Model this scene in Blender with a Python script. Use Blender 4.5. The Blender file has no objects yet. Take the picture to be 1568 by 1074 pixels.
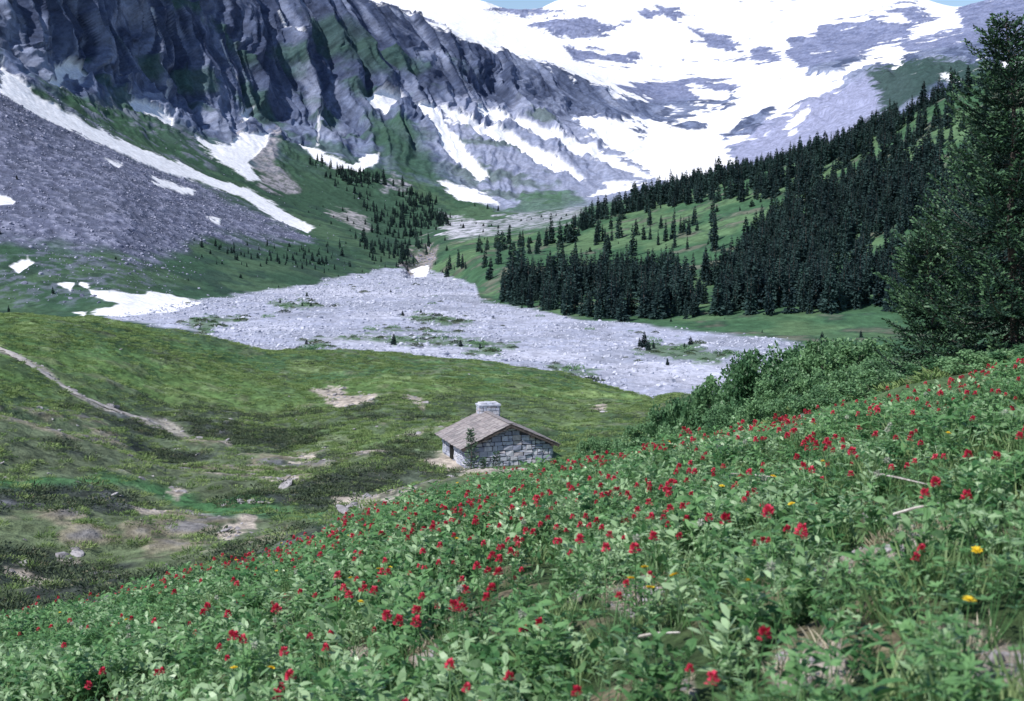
import bpy, math, random, time
import numpy as np
from mathutils import Vector, Euler, Matrix
T0=time.time()
rng=np.random.default_rng(7); random.seed(7)
sc=bpy.context.scene
F=2100.;CX=784.;CY=537.;HZ=330.
PT=math.atan((CY-HZ)/F); sp=math.sin(PT); cp=math.cos(PT)
CAMZ=60.0
def ray(u,v,Y):
    ry=(CY-v)*sp+F*cp; rz=(CY-v)*cp-F*sp
    return Y*(u-CX)/ry, Y+0*u, CAMZ+Y*rz/ry
def project(x,y,z):
    zz=z-CAMZ
    d=y*cp-zz*sp; up=y*sp+zz*cp
    return CX+F*x/d, CY-F*up/d
# ---------------- noise
TB=np.random.default_rng(3).random(64**3).astype(np.float32)
def vn(x,y,z):
    x=np.asarray(x,np.float32);y=np.asarray(y,np.float32);z=np.asarray(z,np.float32)
    xf=np.floor(x);yf=np.floor(y);zf=np.floor(z)
    fx=x-xf;fy=y-yf;fz=z-zf
    xi=xf.astype(np.int32);yi=yf.astype(np.int32);zi=zf.astype(np.int32)
    fx=fx*fx*(3-2*fx);fy=fy*fy*(3-2*fy);fz=fz*fz*(3-2*fz)
    x0=(xi&63)<<12;x1=((xi+1)&63)<<12;y0=(yi&63)<<6;y1=((yi+1)&63)<<6;z0=zi&63;z1=(zi+1)&63
    a=TB[x0|y0|z0]*(1-fx)+TB[x1|y0|z0]*fx
    b=TB[x0|y1|z0]*(1-fx)+TB[x1|y1|z0]*fx
    c=TB[x0|y0|z1]*(1-fx)+TB[x1|y0|z1]*fx
    d=TB[x0|y1|z1]*(1-fx)+TB[x1|y1|z1]*fx
    return (a*(1-fy)+b*fy)*(1-fz)+(c*(1-fy)+d*fy)*fz
def fbm(p,s,o=4,zs=1.0,off=0.0,g=0.5):
    r=0;a=1;t=0;f=1.0/s
    for i in range(o):
        r=r+a*vn(p[...,0]*f+off+i*7.3,p[...,1]*f+off*1.7+i*3.1,p[...,2]*f*zs+off+i*5.9)
        t+=a;a*=g;f*=2.03
    return r/t
def ridg(p,s,o=3,zs=1.0,off=0.0):
    r=0;a=1;t=0;f=1.0/s
    for i in range(o):
        n=1-np.abs(2*vn(p[...,0]*f+off+i*7.3,p[...,1]*f+off*1.7+i*3.1,p[...,2]*f*zs+off+i*5.9)-1)
        r=r+a*n;t+=a;a*=0.5;f*=2.1
    return r/t
def sst(a,b,x):
    t=np.clip((x-a)/(b-a),0,1);return t*t*(3-2*t)
# ---------------- guide curves of the land surface: (bearing col, elevation row, distance in m)
EDGE=[(-500,1060,21),(0,972,18),(200,928,17),(400,874,16),(600,798,16),(784,752,16),(1000,704,15.5),(1200,667,15),(1400,622,15),(1568,592,14),(2060,500,13)]
MID=[(-500,945,38),(0,935,40),(200,893,45),(400,846,52),(600,776,65),(784,733,77),(900,712,78),(1000,690,72),(1100,672,50),(1200,655,34),(1400,616,30),(1568,592,30),(2060,515,30)]
CREST=[(-500,472,140),(0,472,150),(150,481,160),(300,512,170),(400,527,180),(560,533,190),(700,545,188),(850,570,180),(960,592,160),(1010,606,140),(1100,626,100),(1200,628,70),(1400,608,50),(1568,585,48),(2060,510,48)]
VAL=[(-500,477,720),(0,478,715),(150,486,690),(300,515,570),(400,531,530),(560,537,508),(700,549,480),(850,574,430),(1010,612,372),(1200,604,383),(1568,590,390),(2060,560,400)]
def gi(L,us,k): 
    A=np.array(L,float); return np.interp(us,A[:,0],A[:,k])
us=np.concatenate([np.arange(-500,-60,9.),np.arange(-60,1630,1.65),np.arange(1630,2061,9.)])
NC=len(us)
def smooth1(a,sig,ax=0):
    n=int(sig*3);k=np.exp(-0.5*(np.arange(-n,n+1)/sig)**2);k/=k.sum()
    pad=[(0,0)]*a.ndim;pad[ax]=(n,n)
    ap=np.pad(a,pad,mode='edge')
    out=np.zeros_like(a)
    for i,w in enumerate(k):
        sl=[slice(None)]*a.ndim;sl[ax]=slice(i,i+a.shape[ax]);out+=w*ap[tuple(sl)]
    return out
def curve(L,sig=9):
    return smooth1(gi(L,us,1),sig),smooth1(gi(L,us,2),sig)
lines=[]
s_=(us-CX)/F
lines.append(np.stack([s_*26,0*us-7,CAMZ-1.6+0.33*s_*26+0.3],1))
lines.append(np.stack([s_*12,0*us+0.8,CAMZ-1.65+0.36*s_*12],1))
def L3(v,Y): return np.stack(ray(us,v,Y),1)
v0=np.full(NC,1105.); Y0=1.6/(0.369+0.38*s_+0.0-0.035); Y0=np.clip(Y0,3.0,11)
lines.append(L3(v0,Y0))
ev,eY=curve(EDGE);lines.append(L3(ev,eY))
mv,mY=curve(MID)
lines.append(L3(np.maximum(ev,mv)+22,(eY+mY)*0.47))
lines.append(L3(mv,mY))
cv,cY=curve(CREST)
t=0.5; mid=(1-t)*L3(mv,mY)+t*L3(cv,cY)
hol=np.interp(us,[-500,0,250,450,600,800,1000,1200],[0.5,-0.5,-3.6,-2.6,-0.6,0,-1.5,0]); mid[:,2]+=hol
lines.append(mid)
lines.append(L3(cv,cY))
vv,vY=curve(VAL)
lines.append(L3(np.maximum(cv,vv)+34,(cY+vY)*0.5))
lines.append(L3(vv,vY))
FAR=[
 [(-500,470,740),(0,474,728),(180,478,705),(300,460,800),(450,440,950),(560,420,1130),(620,415,1180),(690,425,1080),(735,445,900),(780,468,760),(880,488,660),(1000,502,605),(1200,512,570),(1400,505,580),(1568,500,590),(2060,480,600)],
 [(-500,350,800),(0,380,830),(180,392,860),(300,388,990),(450,385,1150),(560,388,1260),(620,396,1290),(660,394,1250),(690,385,1220),(735,395,1080),(780,410,980),(880,420,900),(1000,430,850),(1200,410,800),(1400,380,750),(1568,350,720),(2060,300,700)],
 [(-500,150,1050),(0,250,1000),(180,290,1060),(300,320,1160),(450,345,1350),(560,352,1480),(620,368,1480),(690,350,1480),(780,352,1400),(880,332,1350),(1000,302,1300),(1100,280,1250),(1200,256,1200),(1300,222,1150),(1400,172,1100),(1480,135,1080),(1568,112,1050),(2060,-50,1000)],
 [(-500,50,1150),(0,170,1100),(180,230,1250),(300,275,1350),(450,305,1550),(560,320,1650),(620,335,1680),(690,340,1680),(780,340,1620),(880,327,1560),(1000,310,1500),(1100,288,1500),(1200,264,1480),(1300,232,1450),(1400,182,1350),(1568,122,1300),(2060,0,1200)],
 [(-500,-20,1250),(0,110,1250),(180,170,1500),(300,210,1650),(450,235,1850),(560,240,1950),(620,240,2000),(690,265,2000),(780,300,1900),(880,312,1850),(1000,287,1900),(1100,268,1900),(1200,244,1950),(1300,206,1950),(1400,165,1800),(1568,110,1650),(2060,0,1500)],
 [(-500,-80,1350),(0,70,1350),(180,130,1650),(300,160,1850),(450,190,2050),(560,170,2200),(690,165,2400),(784,172,2600),(880,190,2650),(1000,225,2500),(1100,228,2500),(1200,200,2500),(1300,150,2600),(1400,120,2500),(1568,92,2300),(2060,-10,2000)],
 [(-500,-250,1500),(0,-160,1600),(180,-130,1900),(300,-100,2150),(450,-40,2380),(560,6,2520),(640,28,2650),(700,50,2740),(750,74,2820),(850,102,2900),(900,125,2950),(1000,165,3050),(1100,155,3100),(1200,120,3200),(1300,95,3250),(1400,85,3100),(1568,62,2800),(2060,0,2500)],
 [(-500,-200,1900),(0,-120,2100),(300,-60,2700),(450,-10,3000),(560,20,3200),(640,32,3500),(700,50,3600),(750,66,3600),(850,88,3700),(900,95,3800),(1000,100,3900),(1100,95,4000),(1200,80,4000),(1300,65,4000),(1400,55,3800),(1480,46,3600),(1568,48,3500),(2060,20,3300)],
 [(-500,-150,3000),(0,-100,3300),(300,-50,3900),(450,-8,4300),(560,-12,4700),(740,-8,5000),(770,6,5100),(825,6,5100),(850,-10,5000),(950,-24,5000),(1100,-28,5200),(1250,-24,5200),(1360,-26,5000),(1400,-18,4900),(1430,-4,4800),(1465,6,4600),(1500,-6,4500),(1568,-16,4300),(2060,0,4200)],
]
for i,L in enumerate(FAR):
    a,b=curve(L,5 if i==8 else 9); lines.append(L3(a,b))
lines.append(L3(np.full(NC,150.),np.full(NC,7500.)))
lines.append(L3(np.full(NC,330.),np.full(NC,22000.)))
nrow=[8,14,150,10,12,170,110,12,12,100,80,130,70,70,65,230,60,75,12,6]
rows=[];gidx=[0];gp=[]
for i,n in enumerate(nrow):
    A,B=lines[i],lines[i+1]
    for k in range(n):
        s=k/n
        if i>=2:
            ya=A[:,1];yb=B[:,1]; t=(s/yb)/((1-s)/ya+s/yb)
        else: t=np.full(NC,s)
        rows.append(A+(B-A)*t[:,None]); gp.append(i+s)
    gidx.append(len(rows))
rows.append(lines[-1]);gp.append(len(nrow))
B=np.array(rows);gp=np.array(gp);NR=len(B)
Bs=smooth1(B,5,0); 
wS=np.ones(NR); wS[:gidx[2]]=0; wS=smooth1(wS,3)
B=B*(1-wS)[:,None,None]+Bs*wS[:,None,None]
HUTY=84.0; hx,hy,hz=ray(714.,718.,HUTY)
hcx,hcy=hx+1.7,hy+3.6
d=np.hypot(B[...,0]-hcx,B[...,1]-hcy); w=1-sst(4.5,11,d)
B[...,2]=B[...,2]*(1-w)+(hz+0.0)*w
U=np.broadcast_to(us[None,:],(NR,NC))
_,V=project(B[...,0],np.maximum(B[...,1],0.5),B[...,2])
dU=np.gradient(B,axis=1);dR=np.gradient(B,axis=0)
N=np.cross(dU,dR);N/=np.linalg.norm(N,axis=2,keepdims=True)+1e-9
# ---------------- region tools
def sdf(poly,rl,rh,marg=14,wu=None,wv=None):
    u=U[rl:rh]; v=V[rl:rh]
    if wu is not None: u=u+wu; v=v+wv
    p=np.array(poly,float)
    out=np.full(u.shape,-99.,np.float32)
    m=(u>p[:,0].min()-marg)&(u<p[:,0].max()+marg)&(v>p[:,1].min()-marg)&(v<p[:,1].max()+marg)
    x=u[m];y=v[m]
    if x.size==0: return out
    ins=np.zeros(x.shape,bool);dm=np.full(x.shape,1e9)
    for i in range(len(p)):
        x1,y1=p[i];x2,y2=p[(i+1)%len(p)]
        if y1!=y2:
            c=((y1>y)!=(y2>y))&(x<(x2-x1)*(y-y1)/(y2-y1)+x1); ins^=c
        dx,dy=x2-x1,y2-y1;L=dx*dx+dy*dy+1e-9
        t=np.clip(((x-x1)*dx+(y-y1)*dy)/L,0,1)
        dm=np.minimum(dm,(x-x1-t*dx)**2+(y-y1-t*dy)**2)
    dm=np.sqrt(dm);out[m]=np.where(ins,dm,-dm)
    return out
def lined(pts,rl,rh,wu=0,wv=0):
    u=U[rl:rh]+wu;v=V[rl:rh]+wv
    out=np.full(u.shape,99.,np.float32);p=np.array(pts,float)
    m=(u>p[:,0].min()-9)&(u<p[:,0].max()+9)&(v>p[:,1].min()-9)&(v<p[:,1].max()+9)
    x=u[m];y=v[m];dm=np.full(x.shape,1e9)
    for i in range(len(p)-1):
        x1,y1=p[i];x2,y2=p[i+1];dx,dy=x2-x1,y2-y1;L=dx*dx+dy*dy+1e-9
        t=np.clip(((x-x1)*dx+(y-y1)*dy)/L,0,1)
        dm=np.minimum(dm,(x-x1-t*dx)**2+(y-y1-t*dy)**2)
    out[m]=np.sqrt(dm);return out
def mixc(C,col,m):
    return C*(1-m[...,None])+np.array(col,np.float32)*m[...,None]
COL=np.zeros((NR,NC,3),np.float32)
DISP=np.zeros((NR,NC),np.float32)
# ===== foreground
rl,rh=0,gidx[4]+6
b=B[rl:rh]
n1=fbm(b,1.3,4);n2=fbm(b,0.35,3,off=9)
DISP[rl:rh]=((n1-.5)*0.35+(n2-.5)*0.09)*sst(0,3.5,b[...,1]+1)
C=np.zeros(b.shape,np.float32)+np.array([.060,.10,.04],np.float32)
C=mixc(C,(.14,.12,.08),sst(.5,.7,n2))
FDIRT=[[(915,898),(955,880),(1018,885),(1010,925),(970,950),(930,925)],[(1265,850),(1320,842),(1410,850),(1400,885),(1310,900),(1260,885)],[(1450,990),(1500,970),(1620,990),(1620,1070),(1480,1055)],[(1200,1015),(1280,1010),(1300,1065),(1190,1055)],[(530,995),(570,995),(568,1025),(535,1025)],[(410,935),(455,925),(455,965),(415,965)],[(855,895),(900,885),(895,918),(862,918)],[(1325,800),(1360,792),(1460,830),(1440,845)],[(1035,1045),(1060,1040),(1065,1065)],[(1190,790),(1240,785),(1245,805),(1195,808)],[(640,1010),(670,1005),(672,1030),(645,1032)]]
fd=np.full(C.shape[:2],-99.)
for p in FDIRT: fd=np.maximum(fd,sdf(p,rl,rh,40))
fd=fd+(n1-.5)*34+(n2-.5)*44
fdm=sst(-7,7,fd)
C=mixc(C,(.33,.29,.25),fdm);C=C*(0.40+1.1*n2[...,None])
COL[rl:rh]=C
FD=np.zeros((NR,NC));FD[rl:rh]=sst(-10,6,fd)
# ===== middle meadow
rl,rh=gidx[4]+6,gidx[8]+4
b=B[rl:rh];n1=fbm(b,14,5);n2=fbm(b,3.2,4,off=4);n3=fbm(b,40,3,off=2);n4=fbm(b,0.9,3,off=12);n5=fbm(b,6,4,off=16)
hutd=sst(5,11,np.hypot(b[...,0]-hcx,b[...,1]-hcy))
DISP[rl:rh]=((n1-.5)*3.2+(n2-.5)*1.0)*(0.12+.88*hutd)
wu=(n2-.5)*30;wv=(n1-.5)*14
C=np.zeros(b.shape,np.float32)+np.array([.110,.190,.065],np.float32)
C=mixc(C,(.070,.140,.060),sst(.45,.58,n3))
C=mixc(C,(.20,.27,.11),sst(.52,.64,n5)*.75)
C=mixc(C,(.06,.095,.055),sst(.54,.64,n1)*.6)
low=sst(565,690,V[rl:rh]+(n3-.5)*160)*sst(900,480,U[rl:rh])
C=mixc(C,(.125,.145,.098),low*.7)
C=mixc(C,(.040,.050,.052),sst(.52,.58,n5)*low*.85)
C=mixc(C,(.27,.24,.18),sst(.54,.63,n2)*(.25+.6*low)*sst(.56,.48,n5))
C=mixc(C,(.20,.20,.24),sst(.62,.70,n2)*low*.6)
C=mixc(C,(.060,.17,.065),sst(0,12,sdf([(-400,725),(150,728),(330,765),(520,790),(500,830),(350,820),(200,760),(-400,760)],rl,rh,20)+(n2-.5)*20)*.85)
C=mixc(C,(.15,.24,.09),sst(0,14,sdf([(430,640),(600,650),(700,670),(690,700),(560,690),(440,680)],rl,rh,20)+(n2-.5)*24)*.6)
MD=[[(478,600),(520,592),(575,605),(570,618),(540,622),(500,615)],[(618,608),(640,608),(655,628),(645,635),(630,620)],[(640,705),(690,695),(715,715),(810,728),(850,722),(830,745),(730,750),(660,722)],
[(505,772),(560,760),(625,768),(640,780),(560,800),(515,790)],[(245,762),(270,752),(292,762),(270,772)],[(0,862),(40,868),(85,890),(60,897),(0,880)],[(325,850),(345,825),(395,812),(390,835),(348,848)],[(92,852),(120,845),(135,856),(110,862)],[(290,690),(300,700),(280,705)],[(325,672),(360,676),(350,684)],[(600,664),(650,668),(640,676)],[(660,728),(705,730),(690,738)],[(320,735),(345,722),(340,738)],[(0,915),(60,910),(120,905),(60,925)],[(400,745),(440,738),(470,750),(430,752)],[(905,630),(925,625),(930,640),(912,644)],[(520,690),(560,686),(600,694),(560,698)],[(200,800),(240,795),(250,806),(210,812)],[(440,690),(480,688),(478,696),(445,698)]]
md=np.full(C.shape[:2],-99.)
for p in MD: md=np.maximum(md,sdf(p,rl,rh,20,wu*.5,wv*.5))
md=md+(n4-.5)*20+(n2-.5)*14
mdm=sst(-2,4,md)
C=mixc(C,(.42,.37,.32),mdm)
C=C*(0.45+1.1*n4[...,None])
tr_=lined([(-60,520),(12,540),(60,570),(110,603),(180,632),(250,655),(290,668)],rl,rh,wu*.15,wv*.15)
C=mixc(C,(.36,.33,.30),sst(5.5,2.5,tr_)*.8)
COL[rl:rh]=C
MDm=np.zeros((NR,NC));MDm[rl:rh]=np.maximum(mdm,sst(7,4,tr_))
MLOW=np.zeros((NR,NC));MLOW[rl:rh]=low
HEA=np.zeros((NR,NC));HEA[rl:rh]=sst(.50,.58,n5)
# ===== valley floor + beyond
rl,rh=gidx[8]+4,NR
b=B[rl:rh];u=U[rl:rh];v=V[rl:rh];gg=gp[rl:rh][:,None]+0*u
nA=fbm(b,60,5,off=1);nB=fbm(b,18,4,off=6);nC=fbm(b,5,3,off=8);nD=fbm(b,250,4,off=3)
wu=(nB-.5)*22;wv=(nB*0.5+nA*.5-.5)*14
C=np.zeros(b.shape,np.float32)+np.array([.043,.095,.058],np.float32)
C=mixc(C,(.075,.135,.078),sst(.48,.62,nA)*.8)
C=mixc(C,(.022,.046,.040),sst(.52,.62,nB)*.65)
def reg(poly,edge=8,amt=1.0,k=20,nz=None):
    nn=nB if nz is None else nz
    return sst(-edge,edge,sdf(poly,rl,rh,30+edge,wu,wv)+(nn-.5)*k)*amt
m=reg([(650,420),(700,370),(850,335),(1000,300),(1200,240),(1400,150),(2060,-100),(2060,640),(1200,640),(1235,530),(1000,500),(880,490),(740,465),(730,437)],6)*(gg<13.2)
C=mixc(C,(.055,.125,.065),m)
C=mixc(C,(.12,.20,.10),m*sst(.47,.6,nA)*.75)
C=mixc(C,(.028,.065,.045),m*sst(.53,.63,nB)*.7)
C=mixc(C,(.19,.17,.14),m*sst(.60,.70,nB)*.5)
# rock coordinates that follow the wall: metres along its foot, and metres up the fall line
foot=lines[15];sar=np.concatenate([[0],np.cumsum(np.linalg.norm(np.diff(foot,axis=0),axis=1))])
mr=sst(13.6,14.1,gg+(nA-.5)*1.3+ (nB-.5)*.5)
leftcl=sst(980,820,u)
hup=(gg-14)*380.
wob=(nD-.5)*220+(nA-.5)*50+(nB-.5)*14
wp=np.stack([(sar[None,:]+0*gg)+hup*.22+wob,hup,0*hup+3.3],-1)
def wf(s,o,st,off): return fbm(wp*np.array([1,st,1.]),s,o,off=off)
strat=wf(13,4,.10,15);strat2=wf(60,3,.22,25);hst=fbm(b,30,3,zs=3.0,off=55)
C=mixc(C,(.165,.200,.310),mr)  # rock colours carry the blue distance haze, painted in, no volume
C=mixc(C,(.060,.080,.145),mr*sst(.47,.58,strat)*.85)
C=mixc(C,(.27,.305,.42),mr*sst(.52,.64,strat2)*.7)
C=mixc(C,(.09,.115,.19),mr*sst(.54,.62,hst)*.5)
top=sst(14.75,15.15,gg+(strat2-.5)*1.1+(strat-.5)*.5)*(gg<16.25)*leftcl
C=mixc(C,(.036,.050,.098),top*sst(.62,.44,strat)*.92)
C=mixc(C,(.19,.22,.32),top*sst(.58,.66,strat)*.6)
gm=mr*(gg<15.6)*sst(760,620,u)*sst(.50,.58,nA*.6+nD*.4)
C=mixc(C,(.045,.095,.075),gm*.75)
sc1=reg([(-500,60),(0,120),(230,240),(330,290),(450,350),(470,368),(400,372),(330,358),(250,395),(100,380),(0,365),(-500,350)],14,1,50)
C=mixc(C,(.135,.145,.225),sc1*.9)
C=mixc(C,(.26,.27,.36),sc1*sst(.54,.66,nC)*.6)
C=mixc(C,(.13,.135,.20),reg([(-500,380),(0,385),(200,400),(280,440),(100,470),(-500,470)],10,.55,60)*sst(.48,.6,nC))
m=reg([(95,150),(200,165),(300,210),(330,260),(250,235),(140,185)],8,.85);C=mixc(C,(.045,.10,.06),m)
C=mixc(C,(.20,.21,.29),m*sst(.52,.6,nB)*.7)
m=reg([(420,215),(470,235),(560,270),(680,325),(680,350),(620,372),(540,340),(450,285)],10,.85);C=mixc(C,(.045,.095,.06),m)
m=reg([(560,180),(620,190),(660,240),(665,275),(600,250),(570,215)],8,.85);C=mixc(C,(.04,.09,.06),m)
m=reg([(460,25),(520,35),(560,70),(590,130),(520,100),(475,60)],8,.8);C=mixc(C,(.035,.07,.065),m)
gully=reg([(622,424),(630,385),(652,374),(668,378),(662,395),(652,424)],4,1,14)
for pl,c in [([(370,210),(425,205),(420,250),(460,290),(440,295),(400,278),(375,240)],(.33,.31,.34)),
  ([(505,320),(545,325),(570,350),(560,356),(520,335)],(.34,.32,.34)),
  ([(600,270),(630,285),(620,298),(585,285)],(.30,.29,.33)),
  ([(618,424),(626,385),(650,372),(670,376),(668,395),(656,424)],(.30,.26,.27)),
  ([(676,362),(684,335),(700,332),(745,342),(752,356),(715,364)],(.46,.46,.52)),
  ([(750,340),(790,326),(850,318),(900,319),(872,336),(815,346),(760,356)],(.34,.35,.40))]:
    C=mixc(C,c,reg(pl,4,.95,40)*(.4+.6*sst(.4,.55,nC)))
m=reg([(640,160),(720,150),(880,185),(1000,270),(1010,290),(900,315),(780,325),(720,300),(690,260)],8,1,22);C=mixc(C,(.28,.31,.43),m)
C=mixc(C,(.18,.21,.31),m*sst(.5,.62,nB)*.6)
C=mixc(C,(.07,.115,.09),m*sst(.54,.62,nA)*(u<860)*.7)
m=reg([(770,325),(800,300),(880,300),(900,312),(850,322)],5,.8);C=mixc(C,(.06,.13,.07),m)
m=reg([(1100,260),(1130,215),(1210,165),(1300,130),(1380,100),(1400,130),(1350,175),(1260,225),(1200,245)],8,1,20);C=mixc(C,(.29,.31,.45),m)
m=reg([(1330,115),(1380,100),(1470,95),(1520,110),(1520,140),(1440,130),(1380,165),(1345,190),(1350,150)],5,.95);C=mixc(C,(.035,.07,.06),m)
m=sst(16.0,16.3,gg);C=mixc(C,(.22,.245,.38),m*.8)  # high rock tinted bluer, air haze put into its colour
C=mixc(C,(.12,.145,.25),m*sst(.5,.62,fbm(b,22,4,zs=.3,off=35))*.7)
# gravel
grp=[(150,487),(200,480),(300,460),(450,440),(560,419),(600,410),(650,412),(690,427),(728,437),(735,462),(800,472),(880,490),(1000,500),(1160,518),(1245,530),(1240,560),(1100,700),(100,700),(280,530),(300,508),(240,498)]
gs=sdf(grp,rl,rh,20,wu*.5,wv*.3)
gr=sst(-3,3,gs+(nB-.5)*10)*(gg<10.9)
ISL=[[(275,492),(300,484),(375,483),(385,492),(330,500),(310,515)],[(490,520),(560,512),(640,514),(720,518),(795,524),(790,538),(720,534),(640,530),(560,526)],[(610,484),(640,480),(700,488),(725,498),(680,500),(640,494)],[(965,540),(990,528),(1060,528),(1125,545),(1100,560),(1040,556)],[(835,560),(880,562),(930,575),(900,582),(850,572)],[(410,462),(470,460),(500,470),(440,474)],[(700,530),(760,532),(770,548),(720,546)],[(440,535),(490,520),(520,530),(480,545)],[(560,500),(620,505),(700,508),(690,512),(600,508)]]
isl=np.full(gs.shape,-99.)
for p in ISL: isl=np.maximum(isl,sdf(p,rl,rh,20,wu*.9,wv*.5))
ism=sst(-1,5,isl+(nC-.5)*22)*.85
braid=fbm(b,35,4,off=66)
C=mixc(C,(.42,.44,.55),gr)
C=mixc(C,(.24,.26,.35),gr*sst(.5,.62,nC)*.6)
C=mixc(C,(.26,.28,.35),gr*sst(.53,.60,braid)*.55)
C=mixc(C,(.54,.55,.65),gr*sst(.55,.68,nA)*.6)
C=mixc(C,(.085,.145,.075),gr*ism)
# snow
SN=[[(0,100),(12,112),(60,150),(130,190),(230,232),(330,272),(378,288),(440,325),(482,352),(470,360),(420,338),(370,302),(300,278),(220,248),(130,214),(60,177),(0,142)],
[(80,108),(100,98),(132,122),(122,132),(98,118),(88,142),(68,130),(84,122)],[(200,156),(222,162),(262,184),(264,194),(230,183),(203,170)],
[(296,212),(345,226),(372,206),(413,204),(406,228),(380,250),(402,276),(380,276),(348,252),(320,235)],[(357,170),(380,168),(384,184),(372,192)],
[(462,222),(490,233),(530,250),(560,240),(582,229),(578,250),(552,264),(520,260),(480,242)],[(552,150),(600,141),(614,165),(590,177),(560,167)],
[(638,163),(662,160),(692,200),(718,240),(748,276),(735,282),(700,250),(663,205)],[(668,280),(720,288),(752,300),(766,312),(700,308)],
[(664,158),(710,178),(790,213),(862,270),(845,270),(760,224),(690,188)],[(716,160),(750,166),(800,188),(862,208),(840,212),(780,196),(735,180)],[(790,185),(900,222),(985,266),(1000,276),(970,272),(880,236),(800,202)],[(760,205),(800,220),(900,280),(880,280),(800,240)],[(890,305),(930,285),(990,280),(960,294)],
[(880,176),(960,182),(1040,178),(1120,165),(1132,130),(1180,108),(1300,68),(1345,85),(1340,100),(1260,145),(1200,180),(1140,212),(1108,235),(1132,252),(1040,280),(1000,274),(940,232),(900,207)],
[(560,-60),(565,8),(640,30),(700,58),(760,80),(840,98),(870,112),(905,128),(930,138),(1000,126),(1060,120),(1130,130),(1180,114),(1260,122),(1320,92),(1380,104),(1405,66),(1475,45),(1440,-60)],
[(128,438),(170,450),(242,446),(312,462),(265,478),(180,484),(125,480),(190,466),(140,455)],[(92,437),(114,437),(108,446)],[(18,410),(42,396),(52,404),(30,420)],[(228,266),(300,291),(296,299),(240,284)],[(158,243),(187,255),(180,258)],[(634,400),(656,394),(650,414),(637,414)],[(1298,210),(1345,182),(1338,202),(1304,218)],[(1443,116),(1474,128),(1455,132)],[(1200,190),(1240,165),(1232,185),(1210,205)],[(1535,95),(1600,85),(1600,100),(1540,110)],[(110,478),(135,476),(130,484)],[(320,330),(340,335),(338,342)],[(450,335),(470,340),(462,345)],[(-5,300),(25,308),(20,314),(0,314)],[(905,118),(930,110),(960,140),(1000,150),(990,160),(940,150)],[(1050,130),(1110,140),(1120,155),(1070,150)]]
sn=np.full(gs.shape,-99.,np.float32)
for p in SN:
    big_=len(p)>12
    sn=np.maximum(sn,sdf(p,rl,rh,14,wu*(.9 if big_ else .6),wv*(.7 if big_ else .5)))
RK=[[(805,42),(870,28),(965,34),(935,50),(890,62),(830,48)],[(1055,42),(1112,50),(1135,82),(1090,76)],[(1205,62),(1262,40),(1330,28),(1402,40),(1392,60),(1340,76),(1282,112),(1240,112),(1208,86)],[(960,198),(990,200),(985,210)],[(1150,80),(1180,74),(1190,90),(1160,96)],[(1100,205),(1180,170),(1170,190),(1110,215)],[(1350,10),(1400,5),(1440,30),(1400,32)],[(740,15),(800,28),(860,22),(830,14)],[(1010,188),(1080,190),(1060,200),(1020,198)],[(860,70),(930,84),(980,80),(960,98),(880,92)],[(1380,70),(1470,45),(1500,60),(1400,90)],[(980,12),(1040,8),(1030,26),(990,28)]]
for p in RK:
    sn=np.minimum(sn,-sdf(p,rl,rh,14,wu,wv*.8))
streak=fbm(b,60,5,zs=.6,off=31)
upper=(gg>14.6)&(u>880)
sn=np.where(upper,np.maximum(np.minimum(sn,9),-9)+(streak-.5)*34+(nB-.5)*12,sn+(nB-.5)*13+(nC-.5)*5)
snm=sst(-1.0,1.4,sn)*(gg>9)
for ln,wd in [([(228,15),(240,70),(243,130),(262,180)],1.2),([(430,15),(452,60),(478,100),(488,160),(486,225)],1.4),([(150,60),(170,110),(200,160)],.7),([(470,95),(480,130)],1.0),([(340,60),(352,120),(372,165)],.6)]:
    dl=lined(ln,rl,rh,wu*.25,0); snm=np.maximum(snm,sst(wd+1,wd,dl)*.55)
C=C*(0.55+0.9*nC[...,None])*(0.75+.5*nB[...,None])
C=mixc(C,(.86,.86,.90),snm)
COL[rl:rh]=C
# relief
A1=np.interp(gg[:,0],[9,10,11,12,13,14,15,16,17,18,19],[.6,1.5,6,6,7,8,8,10,18,22,20])[:,None]
A2=np.interp(gg[:,0],[9,13.2,14,14.8,15.5,16,16.5,18,19],[0,0,8,24,38,20,12,10,0])[:,None]*(1-.55*sst(860,960,u))
A1=A1*(1-.45*sst(880,960,u)*(gg>14))
rd=ridg(wp*np.array([1,.22,1.]),95,4,off=5)
rd2=ridg(wp*np.array([1,.16,1.]),34,3,off=11)
big=fbm(b,160,4,off=21)
dsp=(A1*((big-.5)*1.5+(nB-.5)*.35+(nC-.5)*.10)+A2*((rd-.55)*1.5+(rd2-.5)*.9))*(1-.65*snm)
dsp+=gr*((nC-.5)*1.6+(braid-.5)*1.5)
dsp+=sc1*(nC-.5)*2.2*(1-snm)-gully*7
DISP[rl:rh]=dsp
GR=np.zeros((NR,NC));GR[rl:rh]=gr*(1-ism)
ISM=np.zeros((NR,NC));ISM[rl:rh]=gr*ism
SNOW=np.zeros((NR,NC));SNOW[rl:rh]=snm
SCR=np.zeros((NR,NC));SCR[rl:rh]=np.clip(sc1+gully+.4*reg([(-500,380),(0,385),(300,400),(280,440),(100,470),(-500,470)],10,1,40),0,1)*(1-snm)
Pn=B+N*DISP[...,None]
COL=np.clip(COL,0.004,.9)
print('terrain arrays',Pn.shape,time.time()-T0)
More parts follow.
